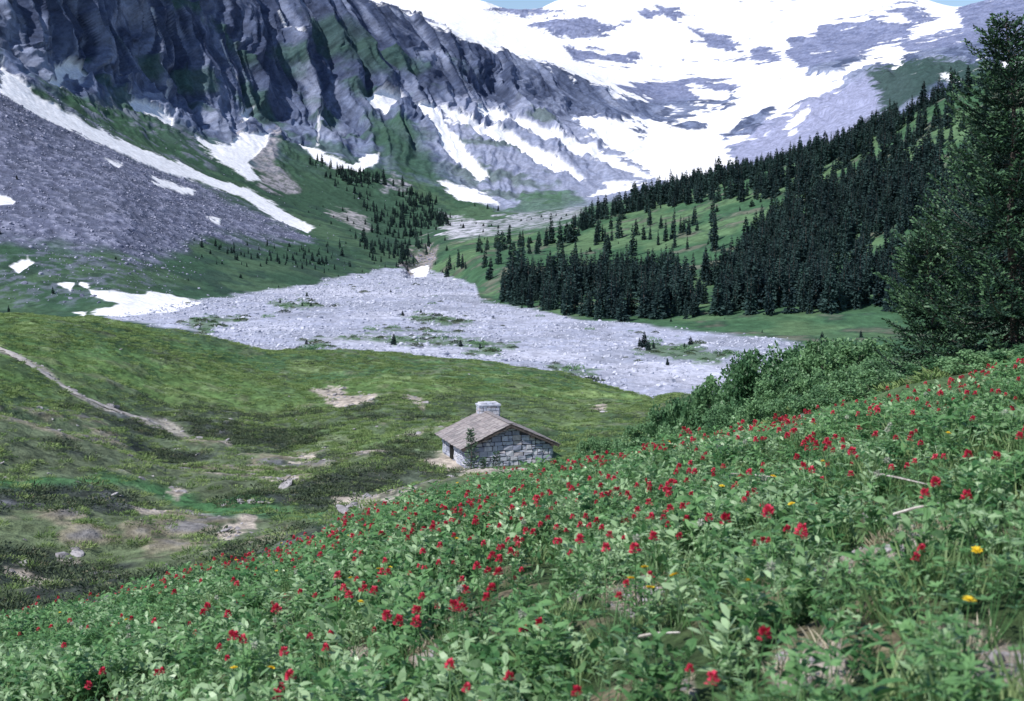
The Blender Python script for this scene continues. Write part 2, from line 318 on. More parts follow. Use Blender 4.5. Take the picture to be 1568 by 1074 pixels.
# ---------------- materials
def nt(name):
    m=bpy.data.materials.new(name);m.use_nodes=True
    t=m.node_tree;t.nodes.clear();return m,t
def nd(t,ty,**k):
    n=t.nodes.new(ty)
    for a,b_ in k.items(): setattr(n,a,b_)
    return n
def ground_mat(name,scales,bump,bdist,rough=.95):
    m,t=nt(name);L=t.links.new
    out=nd(t,'ShaderNodeOutputMaterial');bs=nd(t,'ShaderNodeBsdfPrincipled')
    bs.inputs['Roughness'].default_value=rough;bs.inputs['Specular IOR Level'].default_value=.15
    at=nd(t,'ShaderNodeAttribute',attribute_name='Col');tc=nd(t,'ShaderNodeTexCoord')
    # bump fades out on snow (bright albedo)
    sep=nd(t,'ShaderNodeSeparateColor');L(at.outputs['Color'],sep.inputs[0])
    mk=nd(t,'ShaderNodeMapRange');mk.inputs['From Min'].default_value=.55;mk.inputs['From Max'].default_value=.75;mk.inputs['To Min'].default_value=bump;mk.inputs['To Max'].default_value=bump*.15
    L(sep.outputs[0],mk.inputs['Value'])
    cur=at.outputs['Color'];hs=[]
    for s,lo,hi in scales:
        n=nd(t,'ShaderNodeTexNoise');n.inputs['Scale'].default_value=s;n.inputs['Detail'].default_value=4;n.inputs['Roughness'].default_value=.65
        L(tc.outputs['Object'],n.inputs['Vector'])
        mr_=nd(t,'ShaderNodeMapRange');mr_.inputs['From Min'].default_value=.3;mr_.inputs['From Max'].default_value=.7
        mr_.inputs['To Min'].default_value=lo;mr_.inputs['To Max'].default_value=hi
        L(n.outputs['Fac'],mr_.inputs['Value'])
        vm=nd(t,'ShaderNodeVectorMath',operation='SCALE');L(cur,vm.inputs[0]);L(mr_.outputs[0],vm.inputs['Scale']);cur=vm.outputs[0];hs.append(n.outputs['Fac'])
    L(cur,bs.inputs['Base Color'])
    bp=nd(t,'ShaderNodeBump');bp.inputs['Distance'].default_value=bdist;L(mk.outputs[0],bp.inputs['Strength'])
    L(hs[0],bp.inputs['Height']);L(bp.outputs[0],bs.inputs['Normal']);L(bs.outputs[0],out.inputs[0]);return m
MG=[ground_mat('meadow_soil',[(22,.5,1.4),(5,.7,1.25)],.8,.05),ground_mat('heath_ground',[(1.6,.5,1.45),(.35,.8,1.2)],.8,.35),ground_mat('mountain_ground',[(.30,.78,1.2),(.07,.88,1.12)],.7,1.5)]
# ---------------- terrain mesh
def grid_mesh(name,Pg,Cg,fr,mats):
    nr,nc=Pg.shape[:2];me=bpy.data.meshes.new(name)
    idx=np.arange(nr*nc).reshape(nr,nc)
    q=np.stack([idx[:-1,:-1],idx[:-1,1:],idx[1:,1:],idx[1:,:-1]],-1).reshape(-1,4)
    me.vertices.add(nr*nc);me.vertices.foreach_set('co',Pg.reshape(-1).astype(np.float32))
    me.loops.add(q.size);me.loops.foreach_set('vertex_index',q.reshape(-1).astype(np.int32))
    me.polygons.add(len(q));me.polygons.foreach_set('loop_start',(np.arange(len(q))*4).astype(np.int32))
    mi=np.zeros((nr-1,nc-1),np.int32)
    for a,i in fr: mi[a:]=i
    me.polygons.foreach_set('material_index',mi.reshape(-1))
    me.polygons.foreach_set('use_smooth',np.ones(len(q),bool))
    me.update(calc_edges=True)
    ca=me.color_attributes.new('Col','FLOAT_COLOR','POINT')
    c4=np.ones((nr*nc,4),np.float32);c4[:,:3]=Cg.reshape(-1,3);ca.data.foreach_set('color',c4.reshape(-1))
    for m in mats: me.materials.append(m)
    o=bpy.data.objects.new(name,me);sc.collection.objects.link(o);return o
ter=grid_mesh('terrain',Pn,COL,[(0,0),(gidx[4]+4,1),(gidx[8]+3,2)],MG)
print('terrain built',time.time()-T0)
def colidx(u): return int(np.clip(np.searchsorted(us,u),1,NC-1))
def ground_at(u,Y,lo=0,hi=None):
    c=colidx(u);p=Pn[lo:hi,c];z=np.interp(Y,p[:,1],p[:,2]);x=np.interp(Y,p[:,1],p[:,0]);return Vector((x,Y,z))
def locate(u,v,lo,hi):
    c=colidx(u);p=Pn[lo:hi,c];_,pv=project(p[:,0],p[:,1],p[:,2])
    k=np.where(pv<=v)[0];k=k[0] if len(k) else len(p)-1
    return Vector(p[k])
# ---------------- scatter + instancing
def scatter(n,lo,hi,dens,ulo=-120,uhi=1690,seed=1):
    r=np.random.default_rng(seed)
    p=Pn[lo:hi];a=np.linalg.norm(np.cross(p[1:,:-1]-p[:-1,:-1],p[:-1,1:]-p[:-1,:-1]),axis=2)
    w=a*dens[:-1,:-1]*((us[None,:-1]>ulo)&(us[None,:-1]<uhi))
    w=w.reshape(-1);cs=np.cumsum(w);k=np.searchsorted(cs,r.random(n)*cs[-1]);k=np.clip(k,0,len(w)-1)
    i,j=np.divmod(k,NC-1);s=r.random(n)[:,None];t=r.random(n)[:,None]
    q=p[i,j]*(1-s)*(1-t)+p[i+1,j]*s*(1-t)+p[i,j+1]*(1-s)*t+p[i+1,j+1]*s*t
    return q,i+lo,j
def instancer(name,pts,rot,scl,idx,protos):
    me=bpy.data.meshes.new(name);n=len(pts);me.vertices.add(n);me.vertices.foreach_set('co',np.asarray(pts,np.float32).reshape(-1))
    a=me.attributes.new('rot','FLOAT_VECTOR','POINT');a.data.foreach_set('vector',np.asarray(rot,np.float32).reshape(-1))
    a=me.attributes.new('scl','FLOAT_VECTOR','POINT');a.data.foreach_set('vector',np.asarray(scl,np.float32).reshape(-1))
    a=me.attributes.new('idx','INT','POINT');a.data.foreach_set('value',np.asarray(idx,np.int32))
    o=bpy.data.objects.new(name,me);sc.collection.objects.link(o)
    col=bpy.data.collections.new(name+'_kinds')
    for p in protos: col.objects.link(p)
    ng=bpy.data.node_groups.new(name+'_gn','GeometryNodeTree')
    ng.interface.new_socket('Geometry',in_out='INPUT',socket_type='NodeSocketGeometry');ng.interface.new_socket('Geometry',in_out='OUTPUT',socket_type='NodeSocketGeometry')
    gi_=ng.nodes.new('NodeGroupInput');go=ng.nodes.new('NodeGroupOutput');ip=ng.nodes.new('GeometryNodeInstanceOnPoints');ci=ng.nodes.new('GeometryNodeCollectionInfo')
    ci.inputs['Collection'].default_value=col;ci.inputs['Separate Children'].default_value=True;ci.inputs['Reset Children'].default_value=True
    def na(nm,dt):
        x=ng.nodes.new('GeometryNodeInputNamedAttribute');x.data_type=dt;x.inputs['Name'].default_value=nm;return x.outputs['Attribute']
    er=ng.nodes.new('FunctionNodeEulerToRotation');L=ng.links.new
    L(gi_.outputs[0],ip.inputs['Points']);L(ci.outputs[0],ip.inputs['Instance']);ip.inputs['Pick Instance'].default_value=True
    L(na('idx','INT'),ip.inputs['Instance Index']);L(na('rot','FLOAT_VECTOR'),er.inputs[0]);L(er.outputs[0],ip.inputs['Rotation']);L(na('scl','FLOAT_VECTOR'),ip.inputs['Scale'])
    L(ip.outputs[0],go.inputs[0]);md_=o.modifiers.new('inst','NODES');md_.node_group=ng;return o
def foliage(name,c1,c2,trans=.3,rough=.55,c3=None,nscale=3.):
    m,t=nt(name);L=t.links.new
    out=nd(t,'ShaderNodeOutputMaterial');bs=nd(t,'ShaderNodeBsdfPrincipled');bs.inputs['Roughness'].default_value=rough;bs.inputs['Specular IOR Level'].default_value=.3
    oi=nd(t,'ShaderNodeObjectInfo');tc=nd(t,'ShaderNodeTexCoord');n=nd(t,'ShaderNodeTexNoise');n.inputs['Scale'].default_value=nscale
    L(tc.outputs['Object'],n.inputs['Vector'])
    ad=nd(t,'ShaderNodeMath',operation='MULTIPLY_ADD');L(oi.outputs['Random'],ad.inputs[0]);ad.inputs[1].default_value=.7
    mu=nd(t,'ShaderNodeMath',operation='MULTIPLY_ADD');L(n.outputs['Fac'],mu.inputs[0]);mu.inputs[1].default_value=1.6;mu.inputs[2].default_value=-.65;L(mu.outputs[0],ad.inputs[2])
    cr=nd(t,'ShaderNodeValToRGB');cr.color_ramp.elements[0].color=(*c1,1);cr.color_ramp.elements[1].color=(*c2,1);cr.color_ramp.elements[0].position=.1;cr.color_ramp.elements[1].position=.9
    if c3: e=cr.color_ramp.elements.new(.97);e.color=(*c3,1)
    L(ad.outputs[0],cr.inputs[0]);L(cr.outputs[0],bs.inputs['Base Color'])
    if trans>0:
        tr=nd(t,'ShaderNodeBsdfTranslucent');L(cr.outputs[0],tr.inputs[0]);mx=nd(t,'ShaderNodeMixShader');mx.inputs[0].default_value=trans
        L(bs.outputs[0],mx.inputs[1]);L(tr.outputs[0],mx.inputs[2]);L(mx.outputs[0],out.inputs[0])
    else: L(bs.outputs[0],out.inputs[0])
    return m
def simple(name,c1,c2,scale=4,rough=.85,bump=.4,bd=.02):
    m,t=nt(name);L=t.links.new
    out=nd(t,'ShaderNodeOutputMaterial');bs=nd(t,'ShaderNodeBsdfPrincipled');bs.inputs['Roughness'].default_value=rough;bs.inputs['Specular IOR Level'].default_value=.2
    tc=nd(t,'ShaderNodeTexCoord');n=nd(t,'ShaderNodeTexNoise');n.inputs['Scale'].default_value=scale;n.inputs['Detail'].default_value=5;L(tc.outputs['Object'],n.inputs['Vector'])
    cr=nd(t,'ShaderNodeValToRGB');cr.color_ramp.elements[0].color=(*c1,1);cr.color_ramp.elements[1].color=(*c2,1);cr.color_ramp.elements[0].position=.35;cr.color_ramp.elements[1].position=.65
    L(n.outputs['Fac'],cr.inputs[0])
    L(cr.outputs[0],bs.inputs['Base Color'])
    bp=nd(t,'ShaderNodeBump');bp.inputs['Strength'].default_value=bump;bp.inputs['Distance'].default_value=bd;L(n.outputs['Fac'],bp.inputs['Height']);L(bp.outputs[0],bs.inputs['Normal'])
    L(bs.outputs[0],out.inputs[0]);return m
# ---------------- leaf cards
def norm(a): return a/(np.linalg.norm(a,axis=-1,keepdims=True)+1e-9)
class MB:
    def __init__(s): s.v=[];s.f=[];s.m=[];s.n=0
    def add(s,v,f,m=0):
        s.v.append(np.asarray(v,float).reshape(-1,3));s.f+= [tuple(int(i)+s.n for i in q) for q in f];s.m+=([m]*len(f) if np.isscalar(m) else list(m));s.n+=len(s.v[-1])
    def diamonds(s,b,d,l,w,m=0,r=rng):
        n=len(b);d=norm(d);rn=norm(r.normal(size=(n,3)));sd=norm(np.cross(d,rn));l=np.asarray(l).reshape(-1,1);w=np.asarray(w).reshape(-1,1)
        v=np.stack([b,b+d*l*.5+sd*w*.5,b+d*l,b+d*l*.5-sd*w*.5],1).reshape(-1,3)
        k=np.arange(n)*4;f=np.stack([k,k+1,k+2,k+3],1);s.add(v,f,m)
    def leaves(s,b,d,l,w,droop=.3,m=0,r=rng,sag=None):
        n=len(b);d=norm(d);up=np.array([0,0,1.]);sd=np.cross(d,up+r.normal(size=(n,3))*.35);sd=norm(sd)
        l=np.asarray(l).reshape(-1,1);w=np.asarray(w).reshape(-1,1);dz=np.array([0,0,-1.])
        def pt(t): return b+d*l*t+dz*l*droop*t*t
        v=np.stack([b,pt(.35)+sd*w*.5,pt(.35)-sd*w*.5,pt(.72)+sd*w*.38,pt(.72)-sd*w*.38,pt(1.)],1).reshape(-1,3)
        k=np.arange(n)*6
        f=[];
        for q in k: f+=[(q,q+1,q+2),(q+1,q+3,q+4,q+2),(q+3,q+5,q+4)]
        s.add(v,f,m)
    def tube(s,pts,rad,m=0,k=5):
        pts=np.asarray(pts,float);vs=[];fs=[]
        for i,p in enumerate(pts):
            t=pts[min(i+1,len(pts)-1)]-pts[max(i-1,0)];t=t/(np.linalg.norm(t)+1e-9)
            a=np.cross(t,[.3,.9,.1]);a/=np.linalg.norm(a)+1e-9;bb=np.cross(t,a)
            for j in range(k):
                an=2*math.pi*j/k;vs.append(p+(a*math.cos(an)+bb*math.sin(an))*rad[i])
        for i in range(len(pts)-1):
            for j in range(k): fs.append((i*k+j,i*k+(j+1)%k,(i+1)*k+(j+1)%k,(i+1)*k+j))
        fs.append(tuple(range(k-1,-1,-1)));fs.append(tuple((len(pts)-1)*k+j for j in range(k)))
        s.add(vs,fs,m)
    def box(s,c,R,sz,m=0,jit=0,r=random):
        c=np.array(c,float);vs=[]
        for dz in(-.5,.5):
            for dx,dy in((-.5,-.5),(.5,-.5),(.5,.5),(-.5,.5)):
                p=np.array([dx*sz[0],dy*sz[1],dz*sz[2]])+np.array([r.uniform(-jit,jit) for _ in range(3)])
                vs.append(c+R@p)
        s.add(vs,[(0,3,2,1),(4,5,6,7),(0,1,5,4),(1,2,6,5),(2,3,7,6),(3,0,4,7)],m)
    def obj(s,name,mats,smooth=False,link=True,parent=None):
        me=bpy.data.meshes.new(name);me.from_pydata(np.concatenate(s.v).tolist(),[],s.f)
        for m in mats: me.materials.append(m)
        me.polygons.foreach_set('material_index',np.array(s.m,np.int32))
        if smooth: me.polygons.foreach_set('use_smooth',np.ones(len(s.f),bool))
        me.update();o=bpy.data.objects.new(name,me)
        if link: sc.collection.objects.link(o)
        if parent: o.parent=parent
        return o
m_far=foliage('far_needles',(.012,.032,.036),(.036,.078,.068),0.0,.8)
m_bark=simple('bark',(.06,.05,.045),(.16,.14,.13),8)
m_fir=foliage('fir_needles',(.016,.045,.030),(.045,.095,.060),.05,.6,nscale=1.6)
m_fir2=foliage('fir_tips',(.065,.140,.070),(.17,.29,.14),.10,.5,nscale=1.6)
m_shrub=foliage('shrub_leaves',(.065,.155,.070),(.22,.38,.18),.3,.42,nscale=2.2)
m_herb=foliage('herb_leaves',(.055,.16,.055),(.20,.38,.15),.3,.42,nscale=9)
m_herb2=foliage('broad_leaves',(.12,.25,.09),(.40,.56,.32),.3,.34,nscale=9)
m_grass=foliage('grass_blades',(.08,.18,.06),(.30,.40,.18),.3,.5,nscale=7)
m_red=foliage('red_bracts',(.50,.025,.065),(.74,.075,.14),.2,.5,nscale=20)
m_yel=foliage('yellow_petals',(.75,.5,.02),(.85,.65,.05),.2,.5)
m_pale=foliage('seed_heads',(.35,.38,.30),(.6,.62,.52),.2,.7)
m_heath=foliage('heath_foliage',(.038,.062,.042),(.105,.145,.070),.15,.7,c3=(.18,.17,.11))
m_dry=simple('dead_wood',(.35,.31,.28),(.6,.56,.52),20)
m_straw=foliage('dry_grass',(.30,.26,.17),(.55,.50,.38),.2,.7)
# ---------------- distant conifers
def far_conifer(nm,seed,wid=.15,n=260):
    r=np.random.default_rng(seed);mb=MB()
    mb.tube([[0,0,-.02],[0,0,.5],[0,0,.98]],[.014,.009,.002],1,4)
    lv=np.sort(r.random(n)**1.15);lv=.04+.95*lv
    lv=np.round(lv*20)/20*.6+lv*.4
    an=r.random(n)*6.283;asym=1+.25*np.sin(an*2+seed)+r.normal(size=n)*.18
    L=(wid*(1-lv)**.75+.012)*np.clip(asym,.4,1.5)
    d=np.stack([np.cos(an),np.sin(an),-.35+.25*r.normal(size=n)+.6*lv],1)
    b_=np.stack([0*an,0*an,lv],1)
    mb.diamonds(b_,d,L,np.clip(L*.55,.012,.06),0,r)
    mb.diamonds(b_+norm(d)*L[:,None]*.55,d+r.normal(size=(n,3))*.5,L*.6,np.clip(L*.45,.01,.05),0,r)
    return mb.obj(nm,[m_far,m_bark],link=False)
FC=[far_conifer('conifer_%s'%c,i+3,w) for i,(c,w) in enumerate([('a',.13),('b',.16),('c',.11),('d',.19)])]
def dens_poly(polys,lo,hi):
    D=np.zeros((hi-lo,NC))
    for p,wt,e in polys: D=np.maximum(D,sst(-e,e,sdf(p,lo,hi,30))*wt)
    return D
lo,hi=gidx[10],gidx[13]
nz=fbm(B[lo:hi],45,3,off=40)
D=dens_poly([
 ([(750,464),(830,436),(1000,425),(1050,440),(1062,488),(900,493),(800,472)],1.2,5),
 ([(1098,486),(1110,420),(1170,350),(1250,300),(1380,262),(1700,200),(1700,500),(1300,478)],1,8),
 ([(880,345),(1000,304),(1200,258),(1300,225),(1370,185),(1400,240),(1320,300),(1180,306),(1000,322),(890,355)],.55,5),
 ([(1370,180),(1400,165),(1480,135),(1700,90),(1700,220),(1400,265)],.22,6),
 ([(670,420),(760,380),(900,350),(1100,330),(1110,420),(980,430),(830,430),(740,458)],.06,8),
 ([(1060,410),(1110,400),(1110,470),(1065,470)],.12,3)],lo,hi)
D*=sst(.32,.48,nz)*(1-GR[lo:hi]*.9)*(1-SNOW[lo:hi])
Nt=3300
q,i,j=scatter(Nt,lo,hi,D,-100,1690,5)
r=np.random.default_rng(9)
h=np.clip(r.normal(14.5,4.5,Nt),4,26)
q1,h1=q,h
lo,hi=gidx[9],gidx[14]
D=dens_poly([
 ([(455,238),(560,268),(680,318),(690,345),(600,335),(520,290)],1,6),
 ([(560,300),(690,330),(680,350),(640,385),(560,370)],.6,8),
 ([(300,375),(430,372),(530,385),(540,415),(400,415),(320,405)],.45,8),
 ([(540,360),(640,380),(630,412),(560,405)],.7,8),
 ([(700,318),(760,315),(765,330),(700,330)],.3,4)],lo,hi)*(1-SNOW[lo:hi])*sst(.38,.54,fbm(B[lo:hi],40,3,off=44))
q,i,j=scatter(600,lo,hi,D,0,900,6);h=np.clip(r.normal(7.5,3.2,600),2,15);h=np.where((q[:,1]<1250),h*.55,h);q2,h2=q,h
D=(.06+ISM[lo:hi]*.08)*(1-SNOW[lo:hi])*(1-.9*SCR[lo:hi]);D[gp[lo:hi]>13]=0; D=D*(1-.95*GR[lo:hi])
q,i,j=scatter(260,lo,hi,D,-50,1500,8);h=np.clip(r.normal(3.0,1.3,260),.8,6);q3,h3=q,h
sp_=[locate(u_,v_,gidx[9],gidx[13]) for u_,v_ in [(985,533),(992,538),(978,532),(1000,535),(616,484),(643,480),(705,532),(735,535),(598,450),(463,470),(1022,560)]]
q4=np.array(sp_);h4=np.array([6,4,3.5,3,2.5,2.,2.6,2.2,2,2,2.5])
Q=np.concatenate([q1,q2,q3,q4]);H=np.concatenate([h1,h2,h3,h4]);n=len(Q)
W=H*r.uniform(.85,1.35,n);W[len(h1)+len(h2):]*=1.9
instancer('distant_conifer_forest',Q,np.stack([r.normal(0,.03,n),r.normal(0,.03,n),r.random(n)*6.28],1),np.stack([W,W,H],1),r.integers(0,4,n),FC)
# ---------------- rocks
def rock(nm,seed,mat):
    import bmesh
    bm=bmesh.new();bmesh.ops.create_icosphere(bm,subdivisions=2,radius=.5)
    rr=random.Random(seed);sc_=[rr.uniform(.7,1.2),rr.uniform(.7,1.2),rr.uniform(.5,.8)]
    pl=[(Vector((rr.gauss(0,1),rr.gauss(0,1),rr.gauss(0,1))).normalized(),rr.uniform(.28,.42)) for _ in range(9)]
    for v_ in bm.verts:
        for nn,dd in pl:
            e=v_.co.dot(nn)-dd
            if e>0: v_.co-=nn*e
        v_.co.x*=sc_[0];v_.co.y*=sc_[1];v_.co.z*=sc_[2]
    me=bpy.data.meshes.new(nm);bm.to_mesh(me);bm.free();me.materials.append(mat)
    return bpy.data.objects.new(nm,me)
m_rock=foliage('boulder_rock',(.24,.26,.33),(.60,.61,.70),0,.9,nscale=1.5)
m_rock2=foliage('scree_rock',(.14,.15,.22),(.38,.39,.50),0,.9,nscale=1.5)
m_rock3=foliage('meadow_rock',(.18,.17,.18),(.42,.40,.42),0,.9,nscale=3)
R1=[rock('boulder_%d'%k,k+2,m_rock) for k in range(3)]
R2=[rock('scree_%d'%k,k+12,m_rock2) for k in range(3)]
R3=[rock('stone_%d'%k,k+22,m_rock3) for k in range(3)]
lo,hi=gidx[9]-2,gidx[12]
n=15000;D=GR[lo:hi]*(.3+sst(.4,.6,fbm(B[lo:hi],30,3,off=50)))
q,i,j=scatter(n,lo,hi,D,-60,1500,15)
s=np.clip(r.lognormal(-.15,.5,n),.35,3.2);
instancer('river_boulders',q,r.random((n,3))*np.array([.5,.5,6.28]),np.stack([s,s,s],1)*r.uniform(.8,1.3,(n,3)),r.integers(0,3,n),R1)
lo,hi=gidx[10]-2,gidx[14];n=6000
q,i,j=scatter(n,lo,hi,SCR[lo:hi]+.02*(1-SNOW[lo:hi])*(us[None,:]<600),-60,1000,16)
s=np.clip(r.lognormal(.0,.5,n),.5,3.5)
instancer('scree_boulders',q,r.random((n,3))*np.array([.5,.5,6.28]),np.stack([s,s,s],1)*r.uniform(.8,1.3,(n,3)),r.integers(0,3,n),R2)
lo,hi=gidx[4]+8,gidx[7];n=800
D=.04+MDm[lo:hi]*4+.2*MLOW[lo:hi]
q,i,j=scatter(n,lo,hi,D,-60,1200,17);s=np.clip(r.lognormal(-1.8,.6,n),.06,.7)
extra=[(370,771,.5),(383,770,.4),(398,772,.5),(407,771,.3),(437,743,.8),(545,775,.6),(560,768,.6),(535,785,.7),(556,780,.5),(528,778,.5),(925,632,.8),(60,627,.4),(345,675,.5),(300,700,.4),(520,598,.5),(548,603,.6),(690,732,.5),(100,853,.6),(118,850,.5)]
qe=np.array([locate(a,b_,lo,hi) for a,b_,_ in extra]);q=np.concatenate([q,qe]);s=np.concatenate([s,[e[2] for e in extra]])
kp=~((np.abs(q[:,0]-hcx)<4.2)&(np.abs(q[:,1]-hcy)<4.6));q=q[kp];s=s[kp];n=len(q)
instancer('meadow_rocks',q,r.random((n,3))*np.array([.5,.5,6.28]),np.stack([s*1.3,s,s*.8],1),r.integers(0,3,n),R3)
print('rocks',time.time()-T0)
# ---------------- heath tufts (middle meadow)
def clump(nm,seed,n,rad,hh,ll,ww,mat):
    r=np.random.default_rng(seed);mb=MB()
    a=r.random(n)*6.28;rr=np.sqrt(r.random(n))*rad
    b_=np.stack([rr*np.cos(a),rr*np.sin(a),r.random(n)*hh*(1-(rr/rad)**2*.7)-.02],1)
    d=np.stack([np.cos(a)*rr/rad,np.sin(a)*rr/rad,np.full(n,.7)],1)+r.normal(size=(n,3))*.35
    mb.diamonds(b_,d,ll*r.uniform(.6,1.3,n),ww*r.uniform(.6,1.3,n),0,r);return mb.obj(nm,[mat],link=False)
m_olive=foliage('olive_grass',(.11,.19,.060),(.26,.35,.13),.2,.7)
HT=[clump('heath_a',1,120,.55,.22,.13,.05,m_heath),clump('heath_b',2,90,.42,.3,.16,.045,m_heath),clump('tuft_c',3,90,.30,.12,.20,.03,m_olive),clump('tuft_d',4,120,.5,.08,.16,.035,m_olive)]
lo,hi=gidx[4]+8,gidx[7]+3;n=17000
D=(.22+.6*HEA[lo:hi]*MLOW[lo:hi]+.5*sst(.45,.6,fbm(B[lo:hi],9,3,off=60)))*(1-MDm[lo:hi])
d_=np.hypot(Pn[lo:hi,:,0]-hcx,Pn[lo:hi,:,1]-hcy);D=D*sst(3.8,5.5,d_)
q,i,j=scatter(n,lo,hi,D,-90,1690,21)
lw=MLOW[i,j]*HEA[i,j];ix=np.where(r.random(n)<.06+.80*lw,r.integers(0,2,n),r.integers(2,4,n))
s=r.uniform(.5,1.3,n)
instancer('heath_meadow',q,np.stack([0*s,0*s,r.random(n)*6.28],1),np.stack([s,s,s*r.uniform(.6,1.0,n)],1),ix,HT)
wl=[clump('willow_a',31,150,.5,.5,.14,.07,m_shrub),clump('willow_b',32,150,.5,.35,.16,.08,m_heath)]
lo,hi=gidx[9]-2,gidx[12];n=420
q,i,j=scatter(n,lo,hi,ISM[lo:hi]+.02*GR[lo:hi],-60,1500,61);s=np.clip(r.lognormal(.5,.5,n),.7,4.5)
instancer('willow_clumps',q,np.stack([0*s,0*s,r.random(n)*6.28],1),np.stack([s*1.5,s*1.5,s*.9],1),r.integers(0,2,n),wl)
# ---------------- foreground plants
def herb(nm,seed,mat,stems=6,lv=8,hh=.3,ll=.09,ww=.026):
    r=np.random.default_rng(seed);mb=MB()
    for k in range(stems):
        a=r.random()*6.28;lean=r.uniform(.05,.45);h_=hh*r.uniform(.6,1.15);o=np.array([r.normal()*.04,r.normal()*.04,-.02])
        top=o+np.array([math.cos(a)*lean*h_,math.sin(a)*lean*h_,h_])
        mb.tube([o,(o+top)/2+[0,0,.02],top],[.0028,.0022,.0012],0,3)
        t=r.uniform(.25,1,lv)[:,None];b_=o+(top-o)*t;an=r.random(lv)*6.28
        d=np.stack([np.cos(an),np.sin(an),r.uniform(.1,1.3,lv)],1)
        mb.leaves(b_,d,ll*r.uniform(.6,1.3,lv),ww*r.uniform(.7,1.3,lv),.35,0,r)
    return mb.obj(nm,[mat],link=False)
def palm(nm,seed,mat):
    r=np.random.default_rng(seed);mb=MB()
    for k in range(11):
        a=r.random()*6.28;h_=r.uniform(.12,.32);le=r.uniform(.1,.7)
        top=np.array([math.cos(a)*le*h_,math.sin(a)*le*h_,h_]);mb.tube([[0,0,-.02],top],[.0025,.0015],0,3)
        m_=7;an=np.arange(m_)*6.283/m_+r.random();d=np.stack([np.cos(an),np.sin(an),np.full(m_,.5)],1)+r.normal(size=(m_,3))*.18
        mb.leaves(np.repeat(top[None],m_,0),d,r.uniform(.03,.06,m_),np.full(m_,.014),.2,0,r)
    return mb.obj(nm,[mat],link=False)
def gtuft(nm,seed,mat,n=30,hh=.3):
    r=np.random.default_rng(seed);mb=MB();a=r.random(n)*6.28
    b_=np.stack([r.normal(size=n)*.045,r.normal(size=n)*.045,np.full(n,-.02)],1)
    d=np.stack([np.cos(a)*.35,np.sin(a)*.35,np.ones(n)],1)+r.normal(size=(n,3))*.12
    mb.leaves(b_,d,hh*r.uniform(.5,1.2,n),np.full(n,.010),.25,0,r);return mb.obj(nm,[mat],link=False)
def broad(nm,seed,mat,n=13):
    r=np.random.default_rng(seed);mb=MB();a=r.random(n)*6.28
    b_=np.stack([r.normal(size=n)*.06,r.normal(size=n)*.06,r.uniform(0,.14,n)],1)
    d=np.stack([np.cos(a)*.6,np.sin(a)*.6,r.uniform(.5,2.2,n)],1)
    mb.leaves(b_,d,.14*r.uniform(.6,1.2,n),.045*r.uniform(.7,1.2,n),.25,0,r);return mb.obj(nm,[mat],link=False)
def brush(nm,seed,nh=1):
    r=np.random.default_rng(seed);mb=MB()
    for k in range(nh):
        a=r.random()*6.28;h_=r.uniform(.28,.38);top=np.array([math.cos(a)*.07*(k+.3)+r.normal()*.02,math.sin(a)*.07*(k+.3),h_])
        mb.tube([[0,0,-.02],top*[.6,.6,.5],top],[.003,.0025,.002],1,4)
        m_=9;t=r.uniform(.2,.85,m_)[:,None];an=r.random(m_)*6.28;mb.leaves(top*t,np.stack([np.cos(an),np.sin(an),np.full(m_,.8)],1),np.full(m_,.055),np.full(m_,.010),.2,1,r)
        m_=50;t=r.random(m_);an=r.random(m_)*6.28;rad=.004+.005*(1-t)
        b_=top+np.stack([np.cos(an)*rad,np.sin(an)*rad,-.024+.032*t],1)
        d=np.stack([np.cos(an)*(1.2-t*.7),np.sin(an)*(1.2-t*.7),.25+t*.9],1)
        mb.leaves(b_,d,.0165*r.uniform(.85,1.15,m_),.011*r.uniform(.8,1.3,m_),.05,0,r)
    return mb.obj(nm,[m_red,m_herb],link=False)
def daisy(nm,seed):
    r=np.random.default_rng(seed);mb=MB();top=np.array([.02,.01,.30]);mb.tube([[0,0,-.02],top],[.0025,.002],1,4)
    for lay,(l_,e) in enumerate([(.024,.25),(.017,.8)]):
        an=np.arange(9)*6.283/9+lay*.3;mb.leaves(np.repeat(top[None],9,0),np.stack([np.cos(an),np.sin(an),np.full(9,e)],1),np.full(9,l_),np.full(9,.012),.1,0,r)
    return mb.obj(nm,[m_yel,m_herb],link=False)
def fluff(nm,seed):
    r=np.random.default_rng(seed);mb=MB();top=np.array([.01,.02,.33]);mb.tube([[0,0,-.02],top],[.003,.002],1,4)
    m_=60;d=norm(r.normal(size=(m_,3)));mb.diamonds(top+d*.006,d,np.full(m_,.024),np.full(m_,.008),0,r);return mb.obj(nm,[m_pale,m_herb],link=False)
HP=[herb('a_herb',1,m_herb),herb('b_herb',2,m_herb,7,9,.34,.10,.03),palm('c_palm',3,m_herb),herb('d_herb',4,m_herb2,6,8,.28,.08,.022),gtuft('e_grass',5,m_grass),gtuft('f_grass',6,m_grass,44,.34),broad('g_broad',7,m_herb2),broad('h_broad',8,m_herb),herb('i_herb',9,m_herb2,5,8,.31,.10,.035)]
lo,hi=gidx[2]-6,gidx[4]+4;n=22500
cl=fbm(B[lo:hi],1.1,3,off=70)
D=(.28+sst(.38,.58,cl))*(1-.92*FD[lo:hi])
D=D*np.interp(gp[lo:hi],[0,3.1,3.2,5],[1,1,.35,.1])[:,None]
q,i,j=scatter(n,lo,hi,D,-160,1730,31)
kind=fbm(q[None],1.6,3,off=80)[0]
pr=r.random(n)
ix=np.where(kind>.54,np.where(pr<.6,r.choice([6,7,8],n),r.choice([3,1,5],n)),np.where(kind>.46,r.choice([0,1,2,3,4,5,8],n),r.choice([4,5,5,0,3,2],n)))
s=r.uniform(.40,.92,n)*(.75+.6*cl[i-lo,j])
